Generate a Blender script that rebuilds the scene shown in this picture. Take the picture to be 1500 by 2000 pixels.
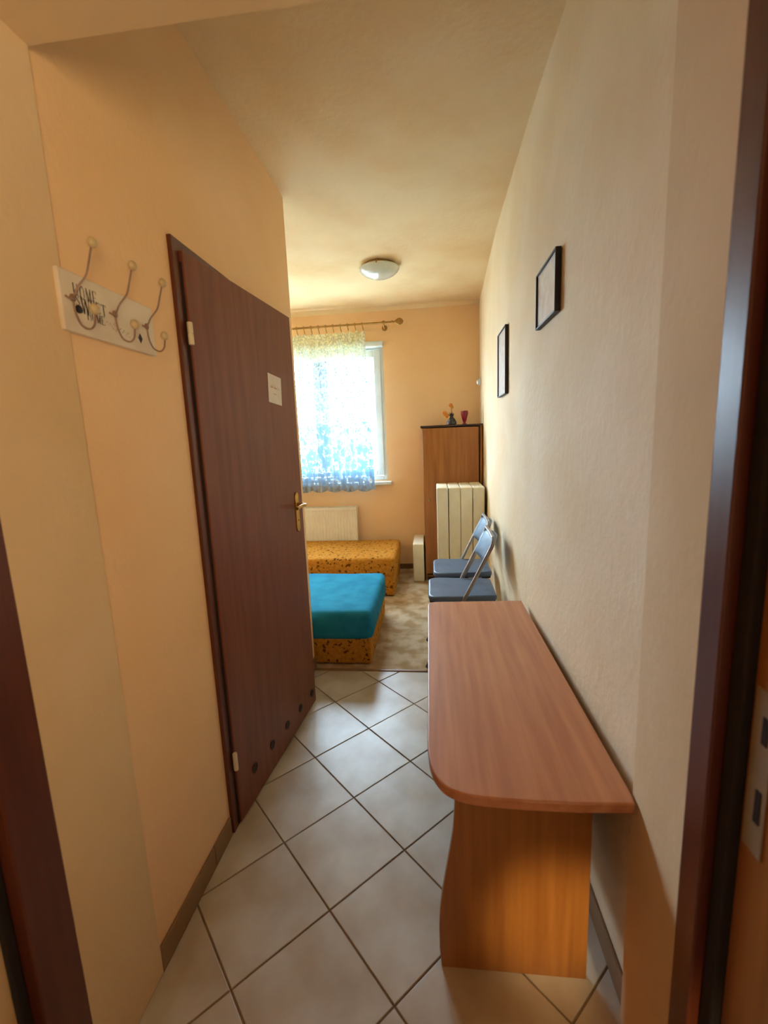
import bpy, bmesh, math, random
from mathutils import Vector, Matrix
random.seed(7)
PI = math.pi
for o in list(bpy.data.objects):
    bpy.data.objects.remove(o, do_unlink=True)
C = bpy.context.scene.collection
S = bpy.context.scene

# ------------------------------------------------------------------ camera
cam_d = bpy.data.cameras.new('camera'); cam = bpy.data.objects.new('camera', cam_d); C.objects.link(cam)
cam_d.sensor_fit = 'HORIZONTAL'; cam_d.sensor_width = 36.0
cam_d.lens = 867.03 / 1500 * 36
cam_d.clip_start = 0.02
pitch, yaw, roll, cam_h = 0.1624, -0.1113, -0.0405, 1.43
R0 = Matrix(((1, 0, 0), (0, 0, -1), (0, 1, 0)))
c, s = math.cos(yaw), math.sin(yaw); Rz = Matrix(((c, -s, 0), (s, c, 0), (0, 0, 1)))
c, s = math.cos(pitch), math.sin(pitch); Rx = Matrix(((1, 0, 0), (0, c, -s), (0, s, c)))
c, s = math.cos(roll), math.sin(roll); Rr = Matrix(((c, -s, 0), (s, c, 0), (0, 0, 1)))
W2C = Rr @ Rx @ R0 @ Rz                       # rows: camera right, down, forward
m3 = Matrix((W2C[0], -W2C[1], -W2C[2])).transposed()
cam.matrix_world = Matrix.Translation((0, 0, cam_h)) @ m3.to_4x4()
cam_d.dof.use_dof = True; cam_d.dof.focus_distance = 2.9; cam_d.dof.aperture_fstop = 20.81 / 5.0
S.camera = cam

# ------------------------------------------------------------------ world, lights, exposure
W = bpy.data.worlds.new('daylight'); S.world = W; W.use_nodes = True
bg = W.node_tree.nodes['Background']
bg.inputs['Color'].default_value = (0.64, 0.82, 1.0, 1); bg.inputs['Strength'].default_value = 38.0

def area(name, loc, rot, sx, sy, power, col, portal=False, spread=PI):
    l = bpy.data.lights.new(name, 'AREA'); l.shape = 'RECTANGLE'; l.size = sx; l.size_y = sy
    l.energy = power; l.color = col; l.spread = spread
    if portal: l.cycles.is_portal = True
    o = bpy.data.objects.new(name, l); C.objects.link(o); o.location = loc; o.rotation_euler = rot
    return o
area('window_portal', (-1.48, 5.00, 1.70), (-PI / 2, 0, 0), 2.05, 1.45, 1, (1, 1, 1), portal=True)
area('hallway_ceiling_lamp', (-0.1, -0.9, 2.40), (0, 0, 0), 0.35, 0.35, 1.0, (1.0, 0.72, 0.42))
# added warm fill behind the viewer, tilted up to brighten the left wall
area('added_warm_fill', (0.95, -1.6, 1.35), (PI / 2 + math.radians(24), 0, math.radians(33)), 0.5, 1.2, 6.5, (1.0, 0.76, 0.42), spread=math.radians(92))
sl = bpy.data.lights.new('added_panel_glow_spot', 'SPOT'); sl.energy = 150; sl.color = (1.0, 0.74, 0.38); sl.spot_size = math.radians(9); sl.spot_blend = 1.0; sl.shadow_soft_size = 0.05  # added unseen spot, puts the warm glow on the desk end panel
so = bpy.data.objects.new('added_panel_glow_spot', sl); C.objects.link(so); so.location = (0.42, -1.3, 1.6)
so.rotation_euler = (Vector((0.285, 1.0, 0.17)) - so.location).to_track_quat('-Z', 'Y').to_euler()
S.view_settings.view_transform = 'Standard'; S.view_settings.look = 'None'
S.view_settings.exposure = 0.92; S.view_settings.gamma = 1.0; S.view_settings.use_curve_mapping = False

# ------------------------------------------------------------------ helpers
def lin(c):
    def f(v):
        v /= 255.0
        return v / 12.92 if v <= 0.04045 else ((v + 0.055) / 1.055) ** 2.4
    return (f(c[0]), f(c[1]), f(c[2]), 1)

def mat(name, c1, c2=None, scale=8, rough=0.6, metal=0.0, bump=0.0, bscale=60, stretch=(1, 1, 1), spec=0.5,
        lo=0.35, hi=0.65, detail=4, coat=0.0):
    m = bpy.data.materials.new(name); m.use_nodes = True
    nt = m.node_tree; b = nt.nodes['Principled BSDF']
    b.inputs['Roughness'].default_value = rough; b.inputs['Metallic'].default_value = metal
    b.inputs['Specular IOR Level'].default_value = spec
    if coat: b.inputs['Coat Weight'].default_value = coat; b.inputs['Coat Roughness'].default_value = 0.25
    tc = nt.nodes.new('ShaderNodeTexCoord'); mp = nt.nodes.new('ShaderNodeMapping')
    mp.inputs['Scale'].default_value = stretch
    nt.links.new(tc.outputs['Object'], mp.inputs['Vector'])
    n = nt.nodes.new('ShaderNodeTexNoise'); n.inputs['Scale'].default_value = scale; n.inputs['Detail'].default_value = detail
    nt.links.new(mp.outputs[0], n.inputs['Vector'])
    r = nt.nodes.new('ShaderNodeValToRGB')
    r.color_ramp.elements[0].position = lo; r.color_ramp.elements[0].color = lin(c1)
    r.color_ramp.elements[1].position = hi; r.color_ramp.elements[1].color = lin(c2 or c1)
    nt.links.new(n.outputs['Fac'], r.inputs['Fac']); nt.links.new(r.outputs['Color'], b.inputs['Base Color'])
    if bump:
        n2 = nt.nodes.new('ShaderNodeTexNoise'); n2.inputs['Scale'].default_value = bscale; n2.inputs['Detail'].default_value = 3
        nt.links.new(mp.outputs[0], n2.inputs['Vector'])
        bp = nt.nodes.new('ShaderNodeBump'); bp.inputs['Strength'].default_value = bump; bp.inputs['Distance'].default_value = 0.004
        nt.links.new(n2.outputs['Fac'], bp.inputs['Height']); nt.links.new(bp.outputs['Normal'], b.inputs['Normal'])
    return m

M = {}
M['wall'] = mat('apricot_plaster', (243, 200, 150), (248, 209, 164), 1.6, 0.85, bump=0.35, bscale=55, spec=0.2)
M['wall_pale'] = mat('pale_apricot_plaster', (243, 217, 176), (250, 230, 197), 2.2, 0.8, bump=0.5, bscale=30, spec=0.25)
M['ceiling'] = mat('mottled_cream_plaster', (236, 198, 146), (249, 223, 180), 1.6, 0.85, bump=0.6, bscale=35, spec=0.2, detail=8)
M['surround'] = mat('shade_darkened_doorway_plaster', (224, 194, 150), (232, 204, 164), 2.2, 0.85, bump=0.4, bscale=30, spec=0.2)  # pale plaster darkened to put the shade of pier and lintel into the colour
M['white'] = mat('white_plaster', (236, 232, 222), (242, 238, 230), 3, 0.8)
M['tile'] = mat('beige_glazed_tile', (182, 166, 144), (206, 200, 188), 5, 0.34, bump=0.15, bscale=14, detail=7)
M['grout'] = mat('brown_grout', (134, 114, 92), (150, 130, 108), 30, 0.9)
M['skirt'] = mat('brown_skirting_tile', (128, 96, 62), (146, 112, 76), 7, 0.4)
M['carpet'] = mat('mottled_beige_carpet', (176, 146, 108), (206, 184, 154), 9, 0.95, bump=0.6, bscale=300, detail=6, spec=0.1, lo=.4, hi=.6)
M['door'] = mat('mahogany_laminate', (112, 58, 38), (126, 70, 46), 5, 0.42, stretch=(5, 5, 0.5), detail=5, spec=0.35, bump=0.05, bscale=20)
M['door_dark'] = mat('dark_mahogany_frame', (84, 38, 22), (98, 48, 28), 5, 0.4, stretch=(9, 9, 0.5))
M['rubber'] = mat('dark_rubber_seal', (26, 22, 20), (34, 30, 26), 9, 0.7)
M['vent'] = mat('dark_brown_vent', (40, 18, 12), (50, 24, 16), 9, 0.6)
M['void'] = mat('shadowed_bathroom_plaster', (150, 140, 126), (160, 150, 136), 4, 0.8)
M['table'] = mat('cherry_laminate_top', (184, 118, 80), (204, 140, 98), 4, 0.42, stretch=(9, 0.5, 9), detail=5)
M['table_panel'] = mat('cherry_laminate_panel', (150, 94, 42), (172, 114, 54), 4, 0.32, stretch=(9, 9, 0.5), detail=5)
M['table_edge'] = mat('brown_edge_band', (120, 62, 36), (130, 70, 42), 6, 0.4)
M['cabinet'] = mat('orange_brown_wood', (150, 92, 38), (174, 112, 54), 3.5, 0.4, stretch=(8, 8, 0.6), detail=6)
M['cabinet_dark'] = mat('dark_cabinet_edge', (52, 26, 16), (62, 32, 20), 6, 0.5)
M['foam'] = mat('cream_board', (234, 222, 192), (242, 232, 206), 9, 0.7, bump=0.1, bscale=40)
M['brass'] = mat('worn_brass', (176, 134, 58), (200, 158, 76), 20, 0.3, metal=0.9)
M['antique'] = mat('dull_gold_metal', (150, 112, 52), (172, 132, 66), 20, 0.45, metal=0.5)
M['steel'] = mat('brushed_grey_steel', (150, 146, 144), (172, 168, 166), 20, 0.38, metal=0.6)
M['vinyl'] = mat('blue_grey_vinyl', (78, 96, 120), (92, 112, 138), 12, 0.42, bump=0.1, bscale=200)
M['vinyl_light'] = mat('light_blue_grey_vinyl', (96, 124, 150), (108, 138, 164), 12, 0.4)
M['black'] = mat('black_plastic', (22, 22, 24), (30, 30, 32), 9, 0.5)
M['plate'] = mat('dull_nickel_plate', (150, 136, 110), (164, 150, 124), 9, 0.45)
M['hinge'] = mat('cream_hinge_cap', (214, 200, 168), (224, 210, 178), 9, 0.4)
M['blue'] = mat('blue_fitted_sheet', (34, 124, 158), (44, 140, 174), 9, 0.9, bump=0.4, bscale=18, spec=0.1)
M['upvc'] = mat('white_window_plastic', (218, 228, 234), (226, 234, 240), 9, 0.35)
M['radiator'] = mat('cream_enamel', (232, 222, 202), (238, 230, 212), 9, 0.4)
M['paper'] = mat('white_paper', (226, 214, 204), (232, 222, 212), 14, 0.8)
M['picture'] = mat('pale_print', (226, 222, 216), (242, 240, 236), 26, 0.25, detail=7)
M['ink'] = mat('dark_brown_ink', (44, 32, 28), (52, 38, 32), 20, 0.8)
M['grey_ink'] = mat('faded_grey_ink', (140, 126, 112), (152, 138, 122), 20, 0.8)
M['pink_ink'] = mat('faded_pink_ink', (186, 128, 122), (198, 142, 134), 40, 0.8)
M['board'] = mat('white_painted_wood', (222, 206, 184), (234, 220, 200), 12, 0.6)
M['wire'] = mat('brown_grey_wire', (140, 110, 96), (160, 130, 114), 30, 0.5, metal=0.2)
M['ceramic'] = mat('beige_ceramic', (196, 172, 130), (206, 184, 142), 18, 0.35)
M['frosted'] = mat('frosted_lamp_glass', (206, 212, 200), (220, 224, 212), 9, 0.12, coat=0.6)
M['red'] = mat('deep_red_glass', (120, 6, 34), (150, 14, 50), 12, 0.2)
M['charcoal'] = mat('charcoal_ceramic', (50, 46, 42), (62, 58, 52), 18, 0.5)
M['orange'] = mat('orange_petal', (206, 116, 34), (224, 140, 50), 30, 0.8)
M['stem'] = mat('dark_green_stem', (52, 60, 34), (62, 70, 40), 30, 0.8)
M['plaster_out'] = mat('pale_outdoor_render', (214, 214, 210), (226, 226, 222), 1, 0.9)
M['roof'] = mat('grey_roof_sheet', (150, 150, 152), (160, 160, 162), 2, 0.7)
M['lawn'] = mat('dry_grass', (150, 152, 138), (176, 176, 164), 2, 0.95)
M['hedge'] = mat('hedge_leaf', (70, 104, 56), (96, 128, 74), 9, 0.9)
M['dark_glass'] = mat('dark_window_glass', (130, 140, 150), (140, 150, 160), 2, 0.1)

def floral(name, base1, base2, dark):
    """upholstery with dark brown sprigs woven into a mustard ground"""
    m = mat(name, base1, base2, 40, 0.9, bump=0.3, bscale=250, spec=0.1)
    nt = m.node_tree; b = nt.nodes['Principled BSDF']
    src = b.inputs['Base Color'].links[0].from_socket
    tc = nt.nodes.new('ShaderNodeTexCoord')
    v = nt.nodes.new('ShaderNodeTexVoronoi'); v.inputs['Scale'].default_value = 24
    n = nt.nodes.new('ShaderNodeTexNoise'); n.inputs['Scale'].default_value = 45
    add = nt.nodes.new('ShaderNodeVectorMath'); add.operation = 'MULTIPLY_ADD'
    nt.links.new(n.outputs['Color'], add.inputs[0]); add.inputs[1].default_value = (.05, .05, .05)
    nt.links.new(tc.outputs['Object'], n.inputs['Vector']); nt.links.new(tc.outputs['Object'], add.inputs[2])
    nt.links.new(add.outputs[0], v.inputs['Vector'])
    r = nt.nodes.new('ShaderNodeValToRGB')
    r.color_ramp.elements[0].position = 0.20; r.color_ramp.elements[0].color = (1, 1, 1, 1)
    r.color_ramp.elements[1].position = 0.32; r.color_ramp.elements[1].color = (0, 0, 0, 1)
    nt.links.new(v.outputs['Distance'], r.inputs['Fac'])
    mx = nt.nodes.new('ShaderNodeMix'); mx.data_type = 'RGBA'
    nt.links.new(r.outputs['Color'], mx.inputs['Factor']); nt.links.new(src, mx.inputs[6]); mx.inputs[7].default_value = lin(dark)
    nt.links.new(mx.outputs[2], b.inputs['Base Color'])
    return m
M['floral'] = floral('mustard_sprigged_upholstery', (178, 116, 36), (200, 140, 52), (100, 60, 20))

def glass_mat():
    m = bpy.data.materials.new('clear_window_glass'); m.use_nodes = True; nt = m.node_tree
    for n in list(nt.nodes): nt.nodes.remove(n)
    out = nt.nodes.new('ShaderNodeOutputMaterial'); t = nt.nodes.new('ShaderNodeBsdfTransparent'); g = nt.nodes.new('ShaderNodeBsdfGlossy')
    g.inputs['Roughness'].default_value = 0.02; t.inputs['Color'].default_value = (0.95, 0.97, 0.97, 1)
    mx = nt.nodes.new('ShaderNodeMixShader'); mx.inputs[0].default_value = 0.05
    nt.links.new(t.outputs[0], mx.inputs[1]); nt.links.new(g.outputs[0], mx.inputs[2]); nt.links.new(mx.outputs[0], out.inputs[0])
    return m
M['glass'] = glass_mat()

def lace_mat():
    m = bpy.data.materials.new('white_flower_lace'); m.use_nodes = True; nt = m.node_tree
    for n in list(nt.nodes): nt.nodes.remove(n)
    L = nt.links.new
    def mth(op, a, b=None, c=None):
        n = nt.nodes.new('ShaderNodeMath'); n.operation = op
        for i, v in enumerate((a, b, c)):
            if v is None: continue
            if isinstance(v, (int, float)): n.inputs[i].default_value = v
            else: L(v, n.inputs[i])
        return n.outputs[0]
    tc = nt.nodes.new('ShaderNodeTexCoord'); sp = nt.nodes.new('ShaderNodeSeparateXYZ'); L(tc.outputs['Object'], sp.inputs[0])
    x, z = sp.outputs['X'], sp.outputs['Z']
    v = mth('DIVIDE', z, 0.115); row = mth('FLOOR', v)
    odd = mth('MULTIPLY', mth('FLOORED_MODULO', row, 2), 0.5)
    u = mth('ADD', mth('DIVIDE', x, 0.125), odd)
    du = mth('MULTIPLY', mth('SUBTRACT', mth('FRACT', u), 0.5), 0.125)
    dv = mth('MULTIPLY', mth('SUBTRACT', mth('FRACT', v), 0.5), 0.115)
    r = mth('SQRT', mth('ADD', mth('MULTIPLY', du, du), mth('MULTIPLY', dv, dv)))
    th = mth('ARCTAN2', dv, du)
    ring = mth('LESS_THAN', mth('ABSOLUTE', mth('SUBTRACT', r, 0.033)), 0.010)
    pet = mth('MULTIPLY', ring, mth('GREATER_THAN', mth('COSINE', mth('MULTIPLY', th, 7)), 0.1))
    ctr = mth('LESS_THAN', r, 0.009)
    n = nt.nodes.new('ShaderNodeTexNoise'); n.inputs['Scale'].default_value = 42; n.inputs['Detail'].default_value = 3
    L(tc.outputs['Object'], n.inputs['Vector'])
    net = mth('MULTIPLY', mth('GREATER_THAN', n.outputs['Fac'], 0.52), 0.35)
    # denser border near the scalloped hem and in the gathered heading
    n3 = nt.nodes.new('ShaderNodeTexNoise'); n3.inputs['Scale'].default_value = 17; n3.inputs['Detail'].default_value = 4
    L(tc.outputs['Object'], n3.inputs['Vector'])
    motif = mth('MULTIPLY', mth('LESS_THAN', z, 1.62), mth('MULTIPLY', mth('GREATER_THAN', n3.outputs['Fac'], 0.475), 0.75))
    hem = mth('MULTIPLY', mth('LESS_THAN', z, 1.10), 0.35)
    head = mth('MULTIPLY', mth('GREATER_THAN', z, 2.28), 0.42)
    a = mth('ADD', mth('ADD', mth('ADD', 0.16, mth('MULTIPLY', mth('MAXIMUM', pet, ctr), 0.9)), mth('ADD', net, motif)), mth('ADD', hem, head))
    a = mth('MINIMUM', a, 1.0)
    out = nt.nodes.new('ShaderNodeOutputMaterial')
    t = nt.nodes.new('ShaderNodeBsdfTransparent'); d = nt.nodes.new('ShaderNodeBsdfDiffuse'); tl = nt.nodes.new('ShaderNodeBsdfTranslucent')
    tl.inputs['Color'].default_value = lin((112, 190, 240))  # blue of the skylight put into the white lace's colour
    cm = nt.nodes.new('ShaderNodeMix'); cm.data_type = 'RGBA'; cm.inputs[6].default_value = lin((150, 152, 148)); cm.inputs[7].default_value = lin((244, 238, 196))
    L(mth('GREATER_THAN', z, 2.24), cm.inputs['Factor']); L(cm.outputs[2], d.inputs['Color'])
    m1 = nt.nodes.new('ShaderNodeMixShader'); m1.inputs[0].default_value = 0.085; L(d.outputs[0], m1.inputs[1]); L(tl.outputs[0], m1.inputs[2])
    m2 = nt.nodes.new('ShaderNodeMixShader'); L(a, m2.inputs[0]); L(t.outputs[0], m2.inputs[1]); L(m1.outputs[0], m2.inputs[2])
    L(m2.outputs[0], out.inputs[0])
    return m
M['lace'] = lace_mat()

def link(name, bm, m, parent=None, loc=None, smooth=False, ms=None):
    me = bpy.data.meshes.new(name); bmesh.ops.recalc_face_normals(bm, faces=bm.faces[:]); bm.to_mesh(me); bm.free()
    for k in (ms or [m]): me.materials.append(k)
    if smooth:
        for p in me.polygons: p.use_smooth = True
    o = bpy.data.objects.new(name, me); C.objects.link(o)
    if parent: o.parent = parent
    if loc: o.location = loc
    return o

def tag(o, label, cat, group=None, kind=None):
    if label: o['label'] = label
    if cat: o['category'] = cat
    if group: o['group'] = group
    if kind: o['kind'] = kind
    return o

def empty(name, loc, label, cat, group=None, rz=0, kind=None):
    o = bpy.data.objects.new(name, None); C.objects.link(o); o.location = loc; o.rotation_euler = (0, 0, rz)
    o.empty_display_size = 0.1
    return tag(o, label, cat, group, kind)

def box(bm, x0, x1, y0, y1, z0, z1, bev=0, seg=2):
    t = bmesh.new()
    bmesh.ops.create_cube(t, size=1)
    for v in t.verts:
        v.co = Vector((x0 + (v.co.x + .5) * (x1 - x0), y0 + (v.co.y + .5) * (y1 - y0), z0 + (v.co.z + .5) * (z1 - z0)))
    if bev:
        bmesh.ops.bevel(t, geom=t.edges[:], offset=bev, segments=seg, profile=0.5, affect='EDGES')
    me = bpy.data.meshes.new('t'); t.to_mesh(me); t.free(); bm.from_mesh(me); bpy.data.meshes.remove(me)
    return bm

def bx(*a, **k): return box(bmesh.new(), *a, **k)

def prism(bm, pts, d0, d1, axis='Z', bev=0):
    """extrude a polygon given in the two other axes between d0 and d1 of axis"""
    t = bmesh.new()
    def P(a, b, d):
        return {'Z': (a, b, d), 'Y': (a, d, b), 'X': (d, a, b)}[axis]
    lo = [t.verts.new(P(a, b, d0)) for a, b in pts]; hi = [t.verts.new(P(a, b, d1)) for a, b in pts]
    t.faces.new(lo); t.faces.new(hi[::-1]); n = len(pts)
    for i in range(n): t.faces.new((lo[i], hi[i], hi[(i + 1) % n], lo[(i + 1) % n]))
    bmesh.ops.recalc_face_normals(t, faces=t.faces[:])
    if bev:
        es = [e for e in t.edges if (e.verts[0] in lo) == (e.verts[1] in lo)]
        bmesh.ops.bevel(t, geom=es, offset=bev, segments=2, profile=0.5, affect='EDGES')
    me = bpy.data.meshes.new('t'); t.to_mesh(me); t.free(); bm.from_mesh(me); bpy.data.meshes.remove(me)
    return bm

def tube(bm, pts, r, n=10, caps=True):
    """swept tube through points; r a number or list"""
    pts = [Vector(p) for p in pts]; rs = r if isinstance(r, (list, tuple)) else [r] * len(pts)
    rings = []; up = None
    for i, p in enumerate(pts):
        a = pts[max(i - 1, 0)]; b = pts[min(i + 1, len(pts) - 1)]; d = (b - a).normalized()
        if up is None:
            up = Vector((0, 0, 1)) if abs(d.z) < .9 else Vector((0, 1, 0))
        u = (up - d * up.dot(d)).normalized(); w = d.cross(u); up = u
        rings.append([bm.verts.new(p + (u * math.cos(2 * PI * k / n) + w * math.sin(2 * PI * k / n)) * rs[i]) for k in range(n)])
    for i in range(len(rings) - 1):
        for k in range(n):
            bm.faces.new((rings[i][k], rings[i][(k + 1) % n], rings[i + 1][(k + 1) % n], rings[i + 1][k]))
    if caps:
        bm.faces.new(rings[0][::-1]); bm.faces.new(rings[-1])
    return bm

def smooth_path(P, n=6):
    P = [Vector(p) for p in P]; out = []
    for i in range(len(P) - 1):
        p0 = P[max(i - 1, 0)]; p1 = P[i]; p2 = P[i + 1]; p3 = P[min(i + 2, len(P) - 1)]
        for k in range(n):
            t = k / n
            out.append(0.5 * ((2 * p1) + (p2 - p0) * t + (2 * p0 - 5 * p1 + 4 * p2 - p3) * t * t + (-p0 + 3 * p1 - 3 * p2 + p3) * t ** 3))
    out.append(P[-1]); return out

def lathe(bm, prof, n=32, loc=(0, 0, 0), axis='Z'):
    rings = []
    for r, z in prof:
        ring = []
        for k in range(n):
            a = 2 * PI * k / n; p = (r * math.cos(a), r * math.sin(a), z)
            if axis == 'X': p = (z, p[0], p[1])
            if axis == 'Y': p = (p[0], z, p[1])
            ring.append(bm.verts.new(Vector(p) + Vector(loc)))
        rings.append(ring)
    for i in range(len(rings) - 1):
        for k in range(n): bm.faces.new((rings[i][k], rings[i][(k + 1) % n], rings[i + 1][(k + 1) % n], rings[i + 1][k]))
    bm.faces.new(rings[0][::-1]); bm.faces.new(rings[-1])
    return bm

def ball(bm, loc, r, sc=(1, 1, 1), n=16):
    g = bmesh.ops.create_uvsphere(bm, u_segments=n, v_segments=n // 2 + 2, radius=r)
    for v in g['verts']: v.co = Vector((v.co.x * sc[0], v.co.y * sc[1], v.co.z * sc[2])) + Vector(loc)
    return bm

def struct(name, bm, m, parent=None, label=None, **k):
    o = link(name, bm, m, parent, **k)
    if parent is None:
        o['kind'] = 'structure'
        if label: o['label'] = label
    return o

# ------------------------------------------------------------------ structure
XL = -0.776; H = 2.751; YC = 2.595; YF = 4.764; YJ0 = 0.705; YJ1 = 0.93
RW = [(0.30, 0.452), (1.0, 0.452), (1.6, 0.450), (2.2, 0.443), (3.2, 0.450), (3.9, 0.474), (4.35, 0.492), (YF + .3, 0.512)]

# floor: grout bed with single tiles, mottled carpet in the bedroom
fl = struct('floor', bx(-3.2, 1.7, -2.0, YF + .2, -0.12, -0.004), M['grout'], label='tiled floor with brown joints')
def clip(poly, f):                                   # keep where f(p) >= 0
    out = []
    for i in range(len(poly)):
        a, b = poly[i], poly[(i + 1) % len(poly)]; fa, fb = f(a), f(b)
        if fa >= 0: out.append(a)
        if fa * fb < 0:
            t = fa / (fa - fb); out.append((a[0] + (b[0] - a[0]) * t, a[1] + (b[1] - a[1]) * t))
    return out
def tiles(x0, x1, y0, y1):
    D = 0.4375; hd = D / 2 - 0.0042
    for i in range(-10, 11):
        for j in range(-14, 16):
            if (i + j) % 2: continue
            cx = -0.345 + i * D / 2; cy = 1.126 + D / 2 + j * D / 2
            # tile centred between nodes: nodes at (-.345, 1.126 + k D)
            poly = [(cx + hd, cy), (cx, cy + hd), (cx - hd, cy), (cx, cy - hd)]
            for f in (lambda p: p[0] - x0, lambda p: x1 - p[0], lambda p: p[1] - y0, lambda p: y1 - p[1]):
                if len(poly) > 2: poly = clip(poly, f)
            if len(poly) < 3: continue
            ar = abs(sum(poly[k][0] * poly[(k + 1) % len(poly)][1] - poly[(k + 1) % len(poly)][0] * poly[k][1] for k in range(len(poly)))) / 2
            if ar < 4e-4: continue
            top = random.uniform(-0.0006, 0.0006)
            mx = sum(p[0] for p in poly) / len(poly); my = sum(p[1] for p in poly) / len(poly)
            bm = prism(bmesh.new(), [(p[0] - mx, p[1] - my) for p in poly], -0.010, top, 'Z', bev=0.0012)
            o = link('tile', bm, M['tile'], fl); o.location = (mx, my, 0)
tiles(XL + .008, 0.444, 0.50, 2.562)
tiles(-1.45, 1.35, -1.2, 0.495)
carpet = link('carpet', bx(-3.0, 0.50, 2.566, YF, -0.004, 0.003), M['carpet'])
tag(carpet, 'mottled beige and brown carpet covering the bedroom floor beyond the tiles', 'carpet')
th = link('threshold_strip', prism(bmesh.new(), [(2.552, 0.0), (2.580, 0.0), (2.574, 0.0055), (2.558, 0.0055)], -0.776, 0.43, 'X'), M['skirt'])
tag(th, 'thin brown strip between the tiles and the bedroom carpet', 'threshold strip')

# left corridor wall with the bathroom doorway (opening Y 1.44 .. 2.26, z to 2.03)
DY0, DY1, DZ = 1.425, 2.235, 2.025
b = bmesh.new()
box(b, XL - .12, XL, YJ1, DY0, 0, H + .05); box(b, XL - .12, XL, DY1, YC, 0, H + .05); box(b, XL - .12, XL, DY0, DY1, DZ, H + .05)
struct('wall_left', b, M['wall'], label='apricot plaster corridor wall with the dark door')
# bathroom behind the door
b = bmesh.new()
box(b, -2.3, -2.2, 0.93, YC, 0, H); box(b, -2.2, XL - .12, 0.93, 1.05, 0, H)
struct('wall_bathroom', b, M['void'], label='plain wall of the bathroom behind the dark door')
struct('wall_bedroom_near', bx(-3.1, XL - .12, YC - .12, YC, 0, H + .05), M['wall'], label='bedroom wall backing onto the bathroom')
struct('wall_bedroom_left', bx(-3.1, -3.0, YC, YF, 0, H + .05), M['wall'], label='left bedroom wall behind the corner')
# right wall follows its slightly uneven plaster line
b = bmesh.new(); prism(b, [(x, y) for y, x in RW] + [(1.0, YF + .3), (1.0, 0.93), (0.47, .93), (0.47, 0.30)][:2] + [(1.0, 0.935), (0.452, 0.935)], 0, H + .05, 'Z')
b.free()
b = bmesh.new(); pts = [(x, y) for y, x in RW if y > .95]; pts = [(0.452, 0.93)] + pts + [(1.0, YF + .3), (1.0, 0.93)]
prism(b, pts, 0, H + .05, 'Z'); struct('wall_right', b, M['wall_pale'], label='long pale plaster wall with the two black frames')
# far wall with window opening
WX0, WX1, WZ0, WZ1 = -2.480, -0.477, 0.995, 2.415  # opening widened to the left, out of view, for more daylight
b = bmesh.new()
box(b, -3.1, WX0, YF, YF + .22, 0, H + .05); box(b, WX1, 0.80, YF, YF + .22, 0, H + .05)
box(b, WX0, WX1, YF, YF + .22, 0, WZ0); box(b, WX0, WX1, YF, YF + .22, WZ1, H + .05)
struct('wall_far', b, M['wall'], label='apricot wall with the window')
struct('ceiling', bx(-3.1, 1.0, YJ1, YF + .22, H, H + .1), M['ceiling'], label='mottled cream plaster ceiling')
# cove between ceiling and far wall
struct('trim_1', prism(bmesh.new(), [(YF, H - .034), (YF - .012, H - .026), (YF - .034, H - .008), (YF - .05, H), (YF, H)], -3.0, 0.497, 'X'), M['ceiling'], label='thin pale cove under the ceiling on the window wall')
struct('baseboard_far', bx(-3.0, 0.495, YF - .012, YF, 0.004, 0.06, bev=.003), M['skirt'], label='brown baseboard below the window wall')

# front wall: the thick doorway the photo looks through
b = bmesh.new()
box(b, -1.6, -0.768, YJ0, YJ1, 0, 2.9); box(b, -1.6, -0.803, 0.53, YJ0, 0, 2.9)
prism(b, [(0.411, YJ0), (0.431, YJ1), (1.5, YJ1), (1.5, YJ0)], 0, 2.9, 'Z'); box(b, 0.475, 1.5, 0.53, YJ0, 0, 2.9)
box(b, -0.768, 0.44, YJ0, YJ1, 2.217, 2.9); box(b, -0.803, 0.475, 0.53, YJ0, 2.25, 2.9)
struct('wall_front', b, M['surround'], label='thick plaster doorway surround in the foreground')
b = bmesh.new()
box(b, -1.6, -1.5, -2.0, 0.53, 0, 2.6); box(b, 1.4, 1.5, -2.0, 0.53, 0, 2.6); box(b, -1.6, 1.5, -2.1, -2.0, 0, 2.6)
struct('wall_hallway', b, M['wall'], label='apricot hallway walls behind the viewer')
struct('ceiling_hallway', bx(-1.6, 1.5, -2.0, 0.53, 2.5, 2.6), M['ceiling'], label='cream hallway ceiling')

# skirting tiles
def skirting(name, x_in, x_out, y0, y1, label, step=0.309, zt=0.076):
    o = struct(name, bx(min(x_in, x_out * .5 + x_in * .5), max(x_in, x_out * .5 + x_in * .5), y0, y1, 0, zt - .004), M['grout'], label=label)
    y = y0
    while y < y1 - .01:
        e = min(y + step, y1)
        if e - y > .012:
            link('tile', bx(min(x_in, x_out), max(x_in, x_out), y, e - .003, 0.0015, zt, bev=.002), M['skirt'], o)
        y = e
    return o
skirting('baseboard_left', XL, XL + .009, YJ1 + .002, 1.366, 'brown tile skirting left of the dark door')
skirting('baseboard_corner', XL, XL + .009, 2.32, YC + .008, 'short brown tile skirting at the wall corner')
skirting('baseboard_right', 0.4495, 0.4405, YJ1 + .002, 2.555, 'brown tile skirting under the desk')

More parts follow.
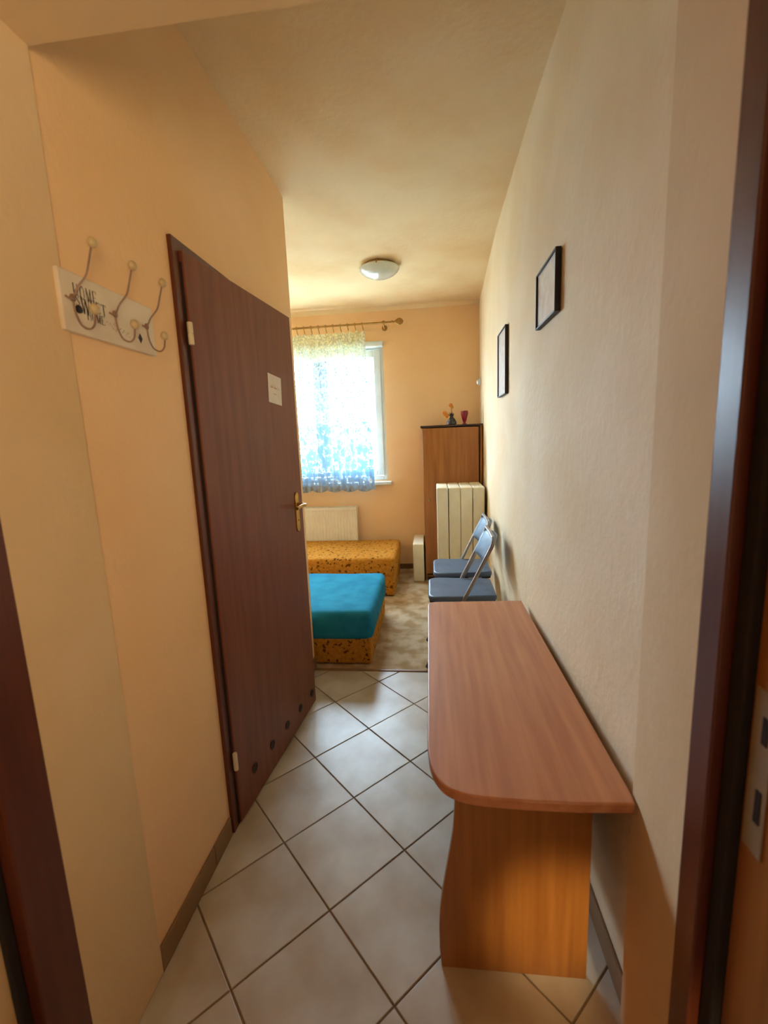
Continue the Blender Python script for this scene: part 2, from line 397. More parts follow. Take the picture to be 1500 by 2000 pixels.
# ------------------------------------------------------------------ bathroom door (door_1)
d1 = empty('door_1', (XL, 1.405, 0), 'dark mahogany bathroom door standing slightly ajar in the left wall', None, kind='structure')
P = lambda x, y: (x - XL, y - 1.405)
def fr(x0, x1, y0, y1, z0, z1): return (x0 - XL, x1 - XL, y0 - 1.405, y1 - 1.405, z0, z1)
b = bmesh.new()                                     # architrave (casing) + lining
box(b, *fr(XL, XL + .014, 1.371, 1.432, 0, 2.062), bev=.002); box(b, *fr(XL, XL + .014, 2.228, 2.300, 0, 2.062), bev=.002)
box(b, *fr(XL, XL + .0138, 1.4325, 2.2275, 2.005, 2.062), bev=.002)
box(b, *fr(XL - .12, XL + .004, 1.425, 1.440, 0, 2.0045)); box(b, *fr(XL - .12, XL + .004, 2.220, 2.235, 0, 2.0045)); box(b, *fr(XL - .12, XL + .0035, 1.425, 2.235, 2.005, 2.0245))
link('door_frame', b, M['door_dark'], d1)
link('door_seal', bx(*fr(XL + .0145, XL + .019, 1.404, 1.412, 0.01, 1.995)), M['rubber'], d1)
ang = math.radians(5.6)
leaf_root = link('door_leaf', bx(-.036, 0.0, 0.0, 0.812, 0.012, 2.030, bev=.003), M['door'], d1)
leaf_root.location = (0.026, 0.004, 0); leaf_root.rotation_euler = (0, 0, -ang)
# vent holes: dark recessed rings in the lower edge of the leaf
for k in range(5):
    y = 0.125 + k * 0.158
    h_ = lathe(bmesh.new(), [(0.018, 0.0), (0.0205, 0.0022), (0.0165, 0.0026), (0.014, 0.0006), (0.0005, 0.0006)], 20, (0.0, y, 0.142 - k * .014), 'X')
    link('vent_hole', h_, M['vent'], leaf_root)
# handle: backplate, neck, lever, keyhole
hb = prism(bmesh.new(), [(0.735 + .019 * math.cos(a), (1.165 if math.sin(a) > 0 else 1.010) + .022 * math.sin(a)) for a in [2 * PI * k / 24 for k in range(24)]], 0.0, 0.006, 'X', bev=.0015)
hp = link('handle_plate', hb, M['brass'], leaf_root)
lev = tube(bmesh.new(), smooth_path([(0.004, .735, 1.125), (0.035, .735, 1.125), (0.05, .725, 1.125), (0.053, .69, 1.127), (0.05, .62, 1.122)], 5), [.010] * 6 + [.0085] * 15, 12)
link('door_lever', lev, M['brass'], leaf_root)
link('keyhole', lathe(bmesh.new(), [(0.0045, 0.006), (0.0045, 0.0072), (0.0004, 0.0074)], 12, (0, .735, 1.045), 'X'), M['black'], leaf_root)
for z in (1.783, 0.275):
    hg = link('hinge', lathe(bmesh.new(), [(0.0075, -.034), (0.0085, -.032), (0.0085, -.0015), (0.0070, -.001), (0.0070, .001), (0.0085, .0015), (0.0085, .032), (0.0075, .034)], 14), M['hinge'], d1)
    hg.location = (0.029, -.003, z)
sg = link('door_sign', bx(0.0, 0.0012, -.066, .066, -.062, .062), M['paper'])
# sits on the leaf
lm = Matrix.Translation((XL + .026, 1.409, 0)) @ Matrix.Rotation(-ang, 4, 'Z')
sg.matrix_world = lm @ Matrix.Translation((0.0006, 0.585, 1.668)) @ Matrix.Rotation(math.radians(-4), 4, 'X')
tag(sg, 'white paper notice with faded pink lettering taped to the dark door', 'sign')
b = bmesh.new(); random.seed(3)
yy = -.044
while yy < .044:                                     # the lettering is too blurred to read: a line of cursive strokes
    h_ = random.choice((.008, .011, .016)); w = random.uniform(.004, .007)
    z0 = .003 - yy * .02
    box(b, .0012, .0015, yy, yy + .0016, z0, z0 + h_); box(b, .0012, .0015, yy, yy + w, z0 + random.choice((0, .004)), z0 + .0055)
    yy += w + random.choice((.0018, .0018, .0022, .006))
link('lettering', b, M['pink_ink'], sg)
b = bmesh.new()
for k in range(4): box(b, .0012, .0015, -.018 + k * .008, -.013 + k * .008, -.022, -.019)
link('small_lettering', b, M['grey_ink'], sg)

# ------------------------------------------------------------------ entrance frame (door_2) around the viewer
d2 = empty('door_2', (0, 0.62, 0), 'dark brown entrance door frame at both edges of the foreground', None, kind='structure')
def e(x0, x1, y0, y1, z0, z1, **k): return bx(x0, x1, y0 - .62, y1 - .62, z0, z1, **k)
link('frame_post', e(-0.803, -0.7672, 0.612, YJ0 - .0005, 0, 2.25, bev=.003), M['door_dark'], d2)
link('frame_post', e(0.4098, 0.475, 0.652, YJ0 - .0005, 0, 2.25, bev=.003), M['door_dark'], d2)
link('frame_head', e(-0.766, 0.409, 0.612, YJ0 - .0005, 2.213, 2.25, bev=.003), M['door_dark'], d2)
link('door_seal', e(0.427, 0.475, 0.622, 0.6515, 0, 2.20, bev=.004), M['rubber'], d2)
link('frame_rebate', e(0.441, 0.475, 0.50, 0.6215, 0, 2.20, bev=.002), M['table_panel'], d2)
link('door_seal', e(-0.803, -0.792, 0.590, 0.6115, 0, 2.20, bev=.003), M['rubber'], d2)
link('door_leaf', e(-0.850, -0.808, -0.27, 0.585, 0.01, 2.15, bev=.003), M['door'], d2)
b = e(0.4385, 0.4408, 0.578, 0.614, 0.83, 1.075, bev=.0008)
sp_ = link('strike_plate', b, M['plate'], d2)
link('latch_hole', e(0.4372, 0.4384, 0.586, 0.596, 1.00, 1.04), M['black'], sp_)
link('latch_hole', e(0.4372, 0.4384, 0.586, 0.596, 0.88, 0.93), M['black'], sp_)

# ------------------------------------------------------------------ window_1
wn = empty('window_1', (-1.155, YF, WZ0), 'white plastic window behind the lace curtain, with an added unseen third sash', None, kind='structure')
def w(x0, x1, y0, y1, z0, z1, **k): return bx(x0 + 1.155, x1 + 1.155, y0, y1, z0 - WZ0, z1 - WZ0, **k)
b = bmesh.new()
def ring_frame(x0, x1, z0, z1, t, y0, y1, bev=.006):
    o = bmesh.new()
    for q in ((x0, x0 + t, z0, z1), (x1 - t, x1, z0, z1), (x0 + t - .002, x1 - t + .002, z0, z0 + t), (x0 + t - .002, x1 - t + .002, z1 - t, z1)):
        box(o, q[0] + 1.155, q[1] + 1.155, y0, y1, q[2] - WZ0, q[3] - WZ0, bev=bev)
    return o
link('window_frame', ring_frame(WX0, WX1, WZ0, WZ1 - .02, .045, .02, .09), M['upvc'], wn)
for (a0, a1) in ((WX0 + .035, -1.802), (-1.798, -1.157), (-1.153, WX1 - .030)):  # leftmost sash is added, unseen, to let in more daylight
    sash = link('sash', ring_frame(a0, a1, 1.045, 2.345, .075, 0.004, .07, .008), M['upvc'], wn)
    link('pane', w(a0 + .07, a1 - .07, .034, .040, 1.115, 2.275), M['glass'], sash)
link('window_head_box', w(WX0, WX1 + .01, -.035, .02, 2.365, 2.425, bev=.014), M['upvc'], wn)
link('window_sill', w(WX0 - .05, WX1 + .048, -.075, .03, .950, .985, bev=.008), M['upvc'], wn)
link('window_handle', tube(w(-1.165, -1.145, -.012, .004, 1.66, 1.73, bev=.003), [(-1.155 + 1.155, -.004, .70), (0, -.035, .70), (0, -.04, .58)], .008, 8), M['upvc'], wn)

# ------------------------------------------------------------------ curtain rod, rings, curtain
RY = YF - .10; RZ = 2.580
rod = empty('curtain_rod', (-1.15, RY, RZ), 'thin dull gold curtain rod above the window with a leaf shaped end', 'curtain rod')
link('pole', tube(bmesh.new(), [(-1.42, 0, 0), (.78, 0, 0)], .0095, 12), M['antique'], rod)
for sx, x in ((-1, -1.42), (1, .78)):
    fin = lathe(bmesh.new(), [(.010, 0), (.016, .006), (.010, .018), (.008, .028), (.020, .045), (.034, .068), (.036, .085), (.026, .105), (.008, .120)], 20)
    for v in fin.verts: v.co = Vector((v.co.z * sx + x, v.co.x * .5, v.co.y))
    link('finial', fin, M['antique'], rod)
for x in (-1.37, .70):
    bm = tube(bmesh.new(), smooth_path([(x, .098, -.03), (x, .06, -.045), (x, .01, -.03), (x, 0, -.012)], 4), .007, 8)
    lathe(bm, [(.028, .094), (.028, .099)], 16, (x, 0, -.03), 'Y')
    lathe(bm, [(.017, -.012), (.017, .012)], 14, (x, 0, 0), 'X')
    link('bracket', bm, M['antique'], rod)
cur = empty('lace_curtain', (-1.15, RY, 0), 'sheer white lace curtain with flower rings and scalloped hem hanging on the gold rod', 'curtain')
CX0, CX1 = -2.42, -0.645
NX, NZ = 400, 80
bm = bmesh.new(); grid = []
for i in range(NX + 1):
    u = i / NX; col = []
    for j in range(NZ + 1):
        t = j / NZ                                   # 0 bottom .. 1 top
        spread = 1.0 + 0.035 * (1 - t)
        x = CX0 + (CX1 - CX0 + (0.04 * (1 - t))) * u
        ph = u * 2 * PI * 26
        amp = (.006 + .012 * t) * (1 + .5 * math.sin(u * 21 + 1)) + .010 * math.sin(u * 9.5) ** 2
        y = amp * math.sin(ph + .8 * math.sin(u * 13)) - .010 * (1 - t) * math.sin(u * 8)
        zb = 0.915 - 0.028 * abs(math.sin(u * PI * 11 + .5)) ** .7
        zt = 2.520 - .016 * abs(math.sin(u * PI * 23))
        z = zb + (zt - zb) * t
        col.append(bm.verts.new((x + 1.15, y, z)))
    grid.append(col)
for i in range(NX):
    for j in range(NZ): bm.faces.new((grid[i][j], grid[i + 1][j], grid[i + 1][j + 1], grid[i][j + 1]))
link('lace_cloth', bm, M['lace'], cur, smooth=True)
for k in range(24):
    x = CX0 + .02 + k * (CX1 - CX0 - .04) / 23 + 1.15
    rg = bmesh.new()
    pts = [(x + .004 * math.sin(a), .0155 * math.sin(a), RZ + .0155 * math.cos(a)) for a in [2 * PI * q / 16 for q in range(17)]]
    tube(rg, pts, .0026, 6, caps=False)
    tube(rg, [(x, 0, RZ - .015), (x + .006, -.003, RZ - .04), (x + .012, 0, RZ - .068)], [.0026, .005, .003], 6)
    link('curtain_ring', rg, M['antique'], cur)

# ------------------------------------------------------------------ radiator
rad = empty('radiator', (-1.32, YF - .07, 0.14), 'cream panel radiator under the window behind the mustard couch', 'radiator')
bm = bmesh.new(); x0, x1, z0, z1 = -.50, .50, 0.0, .575
n = 60; prof = []
for i in range(n + 1):
    x = x0 + (x1 - x0) * i / n; prof.append((x, -.052 if i % 2 else -.044))
prof += [(x1, -.034), (x0, -.034)]
prism(bm, prof, z0 + .012, z1 - .015, 'Z')
link('front_panel', bm, M['radiator'], rad)
link('back_panel', bx(x0, x1, .012, .028, z0 + .01, z1 - .015, bev=.003), M['radiator'], rad)
bm = bmesh.new(); box(bm, x0 - .004, x1 + .004, -.056, -.046, z1 - .020, z1 + .012, bev=.003); box(bm, x0 - .004, x1 + .004, .024, .032, z1 - .02, z1 + .012, bev=.002)
for i in range(34):
    xx = x0 + .01 + i * (x1 - x0 - .02) / 33; box(bm, xx - .004, xx + .004, -.046, .024, z1 + .004, z1 + .010)
link('top_grille', bm, M['radiator'], rad)
for xx in (x0, x1): link('side_cover', bx(xx - .006, xx + .006, -.05, .028, z0 + .03, z1 + .008, bev=.003), M['radiator'], rad)
link('wall_bracket', bx(-.03, .03, .028, .0695, .1, .5), M['radiator'], rad)

# ------------------------------------------------------------------ beds
def cushion(x0, x1, y0, y1, z0, z1, bev, sub=0, wob=0.0, seed=1):
    t = bx(x0, x1, y0, y1, z0, z1, bev=bev, seg=5)
    if wob:
        bmesh.ops.subdivide_edges(t, edges=[e_ for e_ in t.edges if e_.calc_length() > .15], cuts=14, use_grid_fill=True)
        from mathutils import noise
        for v in t.verts:
            nz = noise.noise(Vector((v.co.x * 5 + seed, v.co.y * 6, v.co.z * 5)))
            v.co.z += wob * nz * (1 if v.co.z > (z0 + z1) / 2 else .4)
            v.co.y += wob * .6 * noise.noise(Vector((v.co.x * 4, v.co.z * 9 + seed, 3)))
    return t
bed = empty('couch_bed', (-1.30, 3.05, 0), 'low couch bed with blue fitted sheet on a brown sprigged base', 'bed')
link('bed_base', cushion(-.95, .888, -.425, .43, 0.010, 0.215, .012), M['floral'], bed)
link('mattress', cushion(-.95, .900, -.418, .435, 0.215, 0.335, .03), M['floral'], bed)
link('blue_sheet', cushion(-.965, .905, -.436, .425, 0.165, 0.362, .045, wob=.008, seed=2), M['blue'], bed, smooth=True)
for xx in (-.85, .84):
    for yy in (-.36, .38): link('leg', bx(xx - .02, xx + .02, yy - .02, yy + .02, 0.004, .03), M['black'], bed)
bed2 = empty('couch_bed', (-1.30, 4.22, 0), 'low mustard sprigged couch bed standing by the radiator', 'bed')
link('bed_base', cushion(-.95, .935, -.345, .395, 0.012, 0.20, .012), M['floral'], bed2)
link('mattress', cushion(-.955, .948, -.37, .405, 0.196, 0.372, .035, wob=.004, seed=5), M['floral'], bed2, smooth=True)
for xx in (-.85, .86):
    for yy in (-.28, .33): link('leg', bx(xx - .02, xx + .02, yy - .02, yy + .02, 0.004, .03), M['black'], bed2)

# ------------------------------------------------------------------ cabinet
cab = empty('cabinet', (0.197, 4.55, 0.004), 'tall orange brown wooden cabinet in the far right corner', 'cabinet')
bm = bmesh.new()
box(bm, -.282, -.264, -.19, .19, 0, 1.515); box(bm, .264, .284, -.20, .19, 0, 1.518); box(bm, -.264, .264, .175, .19, 0, 1.51); box(bm, -.264, .264, -.185, .175, .03, .05)
link('body', bm, M['cabinet'], cab)
link('top_panel', bx(-.300, .290, -.212, .19, 1.5185, 1.536, bev=.004), M['cabinet_dark'], cab)
dr = link('cabinet_door', bx(-.280, .250, -.2095, -.1915, .07, 1.510, bev=.002), M['cabinet'], cab)
link('side_gap', bx(.252, .263, -.1895, -.1865, .07, 1.51), M['black'], cab)
link('plinth', bx(-.264, .264, -.185, -.170, 0, .03), M['cabinet_dark'], cab)
link('knob', lathe(bmesh.new(), [(.006, -.212), (.006, -.222), (.013, -.228), (.010, -.236), (.002, -.238)], 14, (-.23, 0, .82), 'Y'), M['antique'], dr)
# vase with flowers and red goblet on top (top at z = 1.54)
CT = 1.541
vs = empty('flower_vase', (0.200, 4.44, CT), 'small dark vase with orange flowers on top of the brown cabinet', 'vase')
link('vase_body', lathe(bmesh.new(), [(.030, 0), (.045, .006), (.046, .026), (.034, .052), (.018, .070), (.016, .084), (.022, .096), (.018, .096), (.012, .084)], 20), M['charcoal'], vs)
for (x, z, r) in ((-.060, .105, .022), (-.045, .085, .020), (-.006, .185, .019), (-.072, .120, .016), (.006, .168, .014)):
    f_ = bmesh.new()
    for a in range(6):
        aa = a * PI / 3; ball(f_, (x + r * .55 * math.cos(aa), -.004, z + r * .55 * math.sin(aa)), r * .5, (1, .5, 1), 8)
    ball(f_, (x, -.008, z), r * .35, n=8)
    link('flower', f_, M['orange'], vs)
    link('flower_stem', tube(bmesh.new(), smooth_path([(0, 0, .088), (x * .6, 0, .09 + (z - .09) * .5), (x, 0, z - r * .4)], 4), .0016, 6), M['stem'], vs)
for (x, z) in ((.022, .112), (-.018, .118), (.005, .125), (.030, .100)):
    lf = bmesh.new(); vv = [lf.verts.new(p) for p in ((0, 0, .085), (x * .5 - .007, -.004, (z + .085) / 2), (x, 0, z), (x * .5 + .007, .004, (z + .085) / 2))]; lf.faces.new(vv)
    bmesh.ops.solidify(lf, geom=lf.faces[:], thickness=.002)
    link('leaf', lf, M['stem'], vs)
gob = lathe(bmesh.new(), [(.022, 0), (.024, .003), (.012, .010), (.012, .022), (.020, .040), (.028, .075), (.036, .105), (.033, .125), (.028, .128), (.026, .118), (.020, .075), (.002, .045)], 24)
g_ = link('red_goblet', gob, M['red'], None, (0.322, 4.43, CT), smooth=True); tag(g_, 'deep red goblet on the brown cabinet right of the flowers', 'goblet')

# ------------------------------------------------------------------ cream slabs
names = ['cream upright slab, leftmost of the four in front of the brown cabinet', 'cream upright slab, second from left of the four by the cabinet',
         'cream upright slab, third from left of the four by the cabinet', 'cream upright slab nearest the wall, behind the folding chairs']
proto = None
for k, xx in enumerate((0.036, 0.1405, 0.2450, 0.3495)):
    if proto is None:
        o = link('slab', cushion(0, .101, -.215, .215, 0, .985, .012), M['foam']); proto = o
    else:
        o = proto.copy(); C.objects.link(o)
    o.location = (xx, 4.115, 0.0045); o.rotation_euler = (0, 0, math.radians((-.4, .3, -.2, .2)[k]))
    tag(o, names[k], 'slab', 'cream slabs by the cabinet')
sm = link('slab', cushion(-.054, .054, -.225, .225, 0, .388, .012), M['foam'], None, (-.153, 4.52, .0045)); tag(sm, 'low cream slab standing alone left of the brown cabinet', 'slab')

# ------------------------------------------------------------------ folding chairs
def copy_tree(o, parent=None):
    c_ = o.copy(); C.objects.link(c_); c_.parent = parent
    for ch in list(o.children): copy_tree(ch, c_)
    return c_
def folding_chair(loc, label):
    """faces -X; origin at seat centre on the floor"""
    t = empty('folding_chair', loc, label, 'chair', 'folding chairs along the right wall')
    hw = .185
    for sy in (-1, 1):
        y = sy * hw
        pts = [(-.205, y, .008), (.03, y, .46), (.185, y, .77)]
        pts = pts[:2] + [(.165, y, .73), (.186, y, .775), (.193, y * .97, .800), (.194, y * .90, .815)]
        f_ = link('front_leg', tube(bmesh.new(), smooth_path(pts, 4), .0115, 10), M['steel'], t)
        link('foot_cap', tube(bmesh.new(), [(-.211, y, -.002), (-.192, y, .034)], .0145, 10), M['black'], f_)
        yi = sy * (hw - .028)
        f_ = link('rear_leg', tube(bmesh.new(), [(-.06, yi, .425), (.0, yi, .345), (.225, yi, .008)], .0105, 10), M['steel'], t)
        link('foot_cap', tube(bmesh.new(), [(.210, yi, .032), (.2305, yi, -.002)], .0135, 10), M['black'], f_)
        link('seat_bracket', bx(-.02, .145, y - .014 * sy - .003, y - .014 * sy + .003, .405, .425, bev=.002), M['steel'], t)
    link('top_bar', tube(bmesh.new(), [(.194, -.17, .815), (.196, 0, .818), (.194, .17, .815)], .0115, 10), M['steel'], t)
    link('cross_bar', tube(bmesh.new(), [(-.145, -hw, .125), (-.145, hw, .125)], .008, 8), M['steel'], t)
    link('cross_bar', tube(bmesh.new(), [(.165, -hw + .03, .10), (.165, hw - .03, .10)], .008, 8), M['steel'], t)
    # padded seat: D shape with rounded front corners
    pr = []
    for cx_, cy_, a0 in ((.185, .14, 0), (-.135, .135, 90), (-.135, -.135, 180), (.185, -.14, 270)):
        r_ = .06 if cx_ < 0 else .035
        for q in range(7):
            a = math.radians(a0 + q * 15); pr.append((cx_ + r_ * math.cos(a) * (1), cy_ + r_ * math.sin(a)))
    st = prism(bmesh.new(), pr, .425, .462, 'Z', bev=.012)
    link('seat', st, M['vinyl'], t, smooth=False)
    link('seat_pan', prism(bmesh.new(), [(p[0] * .97, p[1] * .95) for p in pr], .412, .4245, 'Z'), M['black'], t)
    # backrest, curved between the tubes
    bm = bmesh.new(); n = 12; fr_, bk = [], []
    for i in range(n + 1):
        v_ = i / n; y = -hw + .012 + (2 * hw - .024) * v_; bow = .034 * (1 - (2 * v_ - 1) ** 2); rc = []; rd = []
        for j in range(7):
            q = j / 6; z = .635 + .170 * q - (.012 * (abs(2 * v_ - 1) ** 4) * (1 if j == 6 else (-1 if j == 0 else 0)))
            xc = .118 + (z - .635) * .48 + bow
            th_ = .011 * (1 - .55 * abs(2 * q - 1) ** 3)
            rc.append(bm.verts.new((xc - th_, y, z))); rd.append(bm.verts.new((xc + th_, y, z)))
        fr_.append(rc); bk.append(rd)
    for i in range(n):
        for j in range(6):
            bm.faces.new((fr_[i][j], fr_[i][j + 1], fr_[i + 1][j + 1], fr_[i + 1][j])); bm.faces.new((bk[i][j], bk[i + 1][j], bk[i + 1][j + 1], bk[i][j + 1]))
        bm.faces.new((fr_[i][0], fr_[i + 1][0], bk[i + 1][0], bk[i][0])); bm.faces.new((fr_[i][6], bk[i][6], bk[i + 1][6], fr_[i + 1][6]))
    for i in (0, n):
        for j in range(6): bm.faces.new((fr_[i][j], bk[i][j], bk[i][j + 1], fr_[i][j + 1]))
    link('backrest', bm, M['vinyl_light'], t, smooth=True)
    return t
ch = folding_chair((0.155, 2.775, 0.0145), 'blue grey padded folding chair right behind the brown desk')
ch2 = copy_tree(ch); ch2.location = (0.188, 3.255, 0.0145); ch2['label'] = 'blue grey padded folding chair farther back beside the cream slabs'

# ------------------------------------------------------------------ desk
dk = empty('desk', (0.2, 1.5, 0.0), 'long low cherry wood desk with rounded corner along the right wall', 'desk')
def T(x, y): return (x - .2, y - 1.5)
pl = [T(.435, .915), T(.418, 2.118), T(.0, 2.10), T(-.022, 2.092), T(-.032, 2.07), T(-.034, 2.04), T(-.028, 1.15)]
pl = [T(.425, .915)] + pl[1:]
pl += [(p.x, p.y) for p in smooth_path([T(-.0280, 1.07) + (0,), T(-.022, 1.00) + (0,), T(-.009, .955) + (0,), T(.014, .922) + (0,), T(.048, .903) + (0,), T(.10, .893) + (0,), T(.20, .889) + (0,)], 4)]
pl.append(T(.30, .889))
pl.append(T(.421, .895))
link('desk_top', prism(bmesh.new(), pl[::-1], .604, .630, 'Z', bev=.004), M['table'], dk)
def panel_profile():
    L_ = [(-.004, 0.0), (-.008, .06), (-.008, .13), (-.004, .19), (.004, .25), (.014, .31), (.024, .37), (.033, .43), (.038, .50), (.040, .603)]
    return [(x - .2, z) for x, z in L_] + [(.375 - .2, .603), (.375 - .2, 0.0)]
for y0 in (1.003, 1.99):
    bm = prism(bmesh.new(), panel_profile(), y0 - 1.5, y0 - 1.5 + .018, 'Y', bev=.0015)
    link('side_panel', bm, M['table_panel'], dk)
link('back_rail', bx(.345 - .2, .361 - .2, 1.0215 - 1.5, 1.9895 - 1.5, .22, .603), M['table_panel'], dk)
ed = bmesh.new()

# ------------------------------------------------------------------ pictures on the right wall
def picture(y0, y1, z0, z1, xw, label):
    t = empty('picture_frame', (xw, (y0 + y1) / 2, (z0 + z1) / 2), label, 'picture')
    hy, hz = (y1 - y0) / 2, (z1 - z0) / 2; bm = bmesh.new(); f_ = .006; d = .019
    box(bm, -d, 0, -hy, -hy + f_, -hz, hz, bev=.001); box(bm, -d, 0, hy - f_, hy, -hz, hz, bev=.001)
    box(bm, -d, 0, -hy + f_, hy - f_, -hz, -hz + f_, bev=.001); box(bm, -d, 0, -hy + f_, hy - f_, hz - f_, hz, bev=.001)
    link('frame', bm, M['black'], t)
    link('picture_sheet', bx(-.012, -.003, -hy + f_, hy - f_, -hz + f_, hz - f_), M['picture'], t)
    return t
picture(1.66, 1.945, 1.838, 2.043, 0.446, 'thin black framed pale picture, the nearer and higher one on the right wall')
picture(2.69, 2.985, 1.662, 2.040, 0.445, 'tall thin black framed pale picture farther along the right wall')

# ------------------------------------------------------------------ round fitting on the right wall
t = empty('wall_sensor', (0.498, 4.60, 1.95), 'small white round fitting high on the right wall above the cabinet', 'sensor')
link('base', lathe(bmesh.new(), [(.034, -.006), (.036, -.012), (.030, -.018)], 20, axis='X'), M['upvc'], t)
bm = lathe(bmesh.new(), [(.030, -.018), (.024, -.034), (.010, -.042), (.001, -.043)], 20, axis='X'); link('dome', bm, M['upvc'], t, smooth=True)

# ------------------------------------------------------------------ ceiling lamp
t = empty('ceiling_lamp', (-.37, 3.66, H), 'shallow round frosted glass ceiling lamp in the bedroom', 'lamp')
link('lamp_plate', lathe(bmesh.new(), [(.125, -.001), (.130, -.004), (.130, -.020), (.120, -.024)], 40), M['antique'], t)
bm = lathe(bmesh.new(), [(.150, -.020), (.156, -.024), (.154, -.032), (.142, -.048), (.118, -.066), (.084, -.081), (.045, -.090), (.002, -.093)], 48)
link('glass_shade', bm, M['frosted'], t, smooth=True)
for a in range(3):
    aa = a * 2 * PI / 3 + .5
    link('clip', bx(.150 * math.cos(aa) - .006, .150 * math.cos(aa) + .006, .150 * math.sin(aa) - .006, .150 * math.sin(aa) + .006, -.034, -.008, bev=.002), M['antique'], t)

# ------------------------------------------------------------------ coat hook board
HB = empty('coat_rack', (XL, 1.075, 1.748), 'white hook board reading HOME SWEET HOME with three wire double hooks', 'coat rack')
link('backboard', bx(0.0005, .017, -.166, .152, -.063, .063, bev=.003), M['board'], HB)
# hand-drawn condensed serif letters, unit box 1 x 1: strokes (x0,z0,x1,z1,width)
G = {
 'H': [(.15, 0, .15, 1, .16), (.85, 0, .85, 1, .08), (.15, .5, .85, .5, .05)],
 'O': [(.12, .25, .12, .75, .16), (.88, .25, .88, .75, .10), (.12, .75, .5, 1, .07), (.5, 1, .88, .75, .07), (.12, .25, .5, 0, .07), (.5, 0, .88, .25, .07)],
 'M': [(.1, 0, .1, 1, .06), (.1, 1, .5, .05, .15), (.5, .05, .9, 1, .06), (.9, 0, .9, 1, .15)],
 'E': [(.2, 0, .2, 1, .16), (.2, .97, .85, .97, .06), (.2, .5, .7, .5, .05), (.2, .03, .85, .03, .06), (.85, .97, .85, .82, .05), (.85, .03, .85, .18, .05)],
 'S': [(.85, .85, .5, 1, .07), (.5, 1, .15, .78, .09), (.15, .78, .85, .28, .17), (.85, .28, .5, 0, .09), (.5, 0, .12, .16, .07)],
 'W': [(.02, 1, .28, 0, .15), (.28, 0, .5, .9, .06), (.5, .9, .74, 0, .15), (.74, 0, .98, 1, .06)],
 'T': [(.5, 0, .5, 1, .16), (.05, .97, .95, .97, .06), (.05, .97, .05, .82, .05), (.95, .97, .95, .82, .05)],
}
def stroke(bm, y0, z0, y1, z1, wd, x0, x1):
    d = Vector((y1 - y0, z1 - z0)); L_ = d.length or 1e-6; n_ = Vector((-d.y, d.x)) / L_ * wd / 2
    pts = [(y0 + n_.x, z0 + n_.y), (y1 + n_.x, z1 + n_.y), (y1 - n_.x, z1 - n_.y), (y0 - n_.x, z0 - n_.y)]
    prism(bm, pts, x0, x1, 'X')
def word(txt, y, z, wd, ht, gap, name):
    bm = bmesh.new()
    for i, chh in enumerate(txt):
        w_ = wd[i] if isinstance(wd, list) else wd; h_ = ht[i] if isinstance(ht, list) else ht; z_ = z
        if isinstance(ht, list): z_ = z + max(ht) - h_ + .003
        for (a, b_, c_, d_, k) in G[chh]:
            stroke(bm, y + a * w_, z_ + b_ * h_, y + c_ * w_, z_ + d_ * h_, k * w_, .0171, .0176)
        y += w_ + gap
    return link(name, bm, M['ink'], HB)
word('HOME', -.130, .012, .0145, .029, .004, 'lettering')
word('SWEET', -.127, -.020, [.013, .024, .014, .014, .016], [.024, .036, .027, .025, .026], .003, 'lettering')
word('HOME', -.098, -.028, .0125, .020, .002, 'lettering')
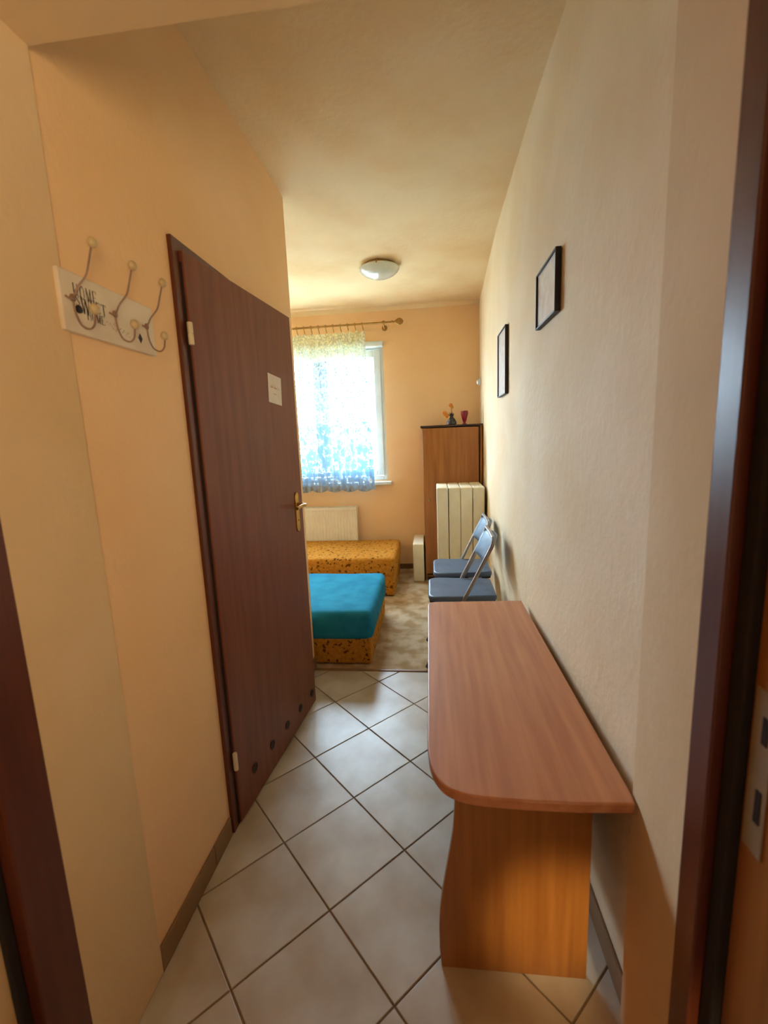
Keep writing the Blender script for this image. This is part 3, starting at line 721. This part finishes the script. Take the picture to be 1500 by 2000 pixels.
# small faded line and ornament
bm = bmesh.new(); random.seed(11)
for k in range(26):
    yy = -.040 + k * .0032; zz = -.020 + .004 * math.sin(k * 1.7) - .0004 * k
    stroke(bm, yy, zz, yy + random.uniform(.001, .004), zz + random.uniform(-.006, .006), .0010, .0171, .0175)
link('faded_script', bm, M['grey_ink'], HB)
def hook(y, dark):
    t = link('hook', tube(bmesh.new(), smooth_path([(.020, y - .022, .006), (.030, y - .018, .0), (.022, y, .012), (.030, y + .004, .030), (.048, y + .010, .054), (.056, y + .014, .082), (.064, y + .016, .110)], 5), .0021, 8), M['wire'], HB)
    bm = tube(bmesh.new(), smooth_path([(.019, y, .014), (.020, y, -.020), (.030, y, -.048), (.048, y, -.058), (.062, y - .002, -.050), (.068, y - .004, -.030)], 5), .0021, 8)
    link('lower_wire', bm, M['wire'], t)
    link('mount', lathe(bmesh.new(), [(.008, .017), (.008, .0195), (.004, .022)], 14, (0, y, .008), 'X'), M['wire'], t)
    bm = ball(bmesh.new(), (.067, y + .017, .120), .0112, (.85, 1, 1)); link('knob', bm, M['ceramic'], t, smooth=True)
    bm = ball(bmesh.new(), (.069, y - .005, -.020), .0112, (.85, 1, 1)); link('knob', bm, M['ceramic'], t, smooth=True)
for y in (-.135, -.005, .118): hook(y, 0)
def diamond(y, z, r, nm, m, x1=.0185):
    bm = bmesh.new(); prism(bm, [(y - r * .75, z), (y, z + r), (y + r * .75, z), (y, z - r)], .0171, x1, 'X'); return link(nm, bm, m, HB)
link('screw', lathe(bmesh.new(), [(.0085, .0171), (.0085, .021), (.004, .0225)], 14, (0, -.122, -.012), 'X'), M['black'], HB)
link('screw_plate', lathe(bmesh.new(), [(.017, .0171), (.016, .0182), (.0155, .0183)], 18, (0, .083, -.030), 'X'), M['board'], HB)
bm = bmesh.new(); prism(bm, [(.083 - .008, -.030), (.083, -.030 + .012), (.083 + .008, -.030), (.083, -.030 - .012)], .0184, .0196, 'X'); link('dark_diamond', bm, M['black'], HB)

# ------------------------------------------------------------------ outside
g = link('lawn', bx(-30, 30, YF + .35, 60, -.6, -.4), M['lawn']); g['kind'] = 'structure'; g['label'] = 'lawn outside the window'
hs = empty('house', (-5.0, 22, -.4), 'low pale building seen through the lace curtain', 'building')
link('wall', bx(-5, 7, 0, 6, 0, 2.7), M['plaster_out'], hs)
link('roof', prism(bmesh.new(), [(-.4, 2.7), (6.4, 2.7), (6.4, 2.85), (3, 3.6), (-.4, 2.85)], -5.3, 7.3, 'X'), M['roof'], hs)
for xx in (-3, -.5, 2, 4.6):
    wf = link('window', bx(xx, xx + 1.1, -.03, .0, 1.0, 2.1), M['upvc'], hs); link('pane', bx(xx + .08, xx + 1.02, -.04, -.031, 1.08, 2.02), M['dark_glass'], wf)
from mathutils import noise as NZ_
hd = bmesh.new(); bmesh.ops.create_icosphere(hd, subdivisions=4, radius=1)
for v in hd.verts:
    k = 1 + .22 * NZ_.noise(v.co * 5); v.co = Vector((v.co.x * 2.6 * k, v.co.y * .5 * k, v.co.z * .8 * k))
hh = link('garden_shrub', hd, M['hedge'], None, (-1.75, 12.5, .50)); tag(hh, 'green shrub on the lawn outside the window', 'shrub')
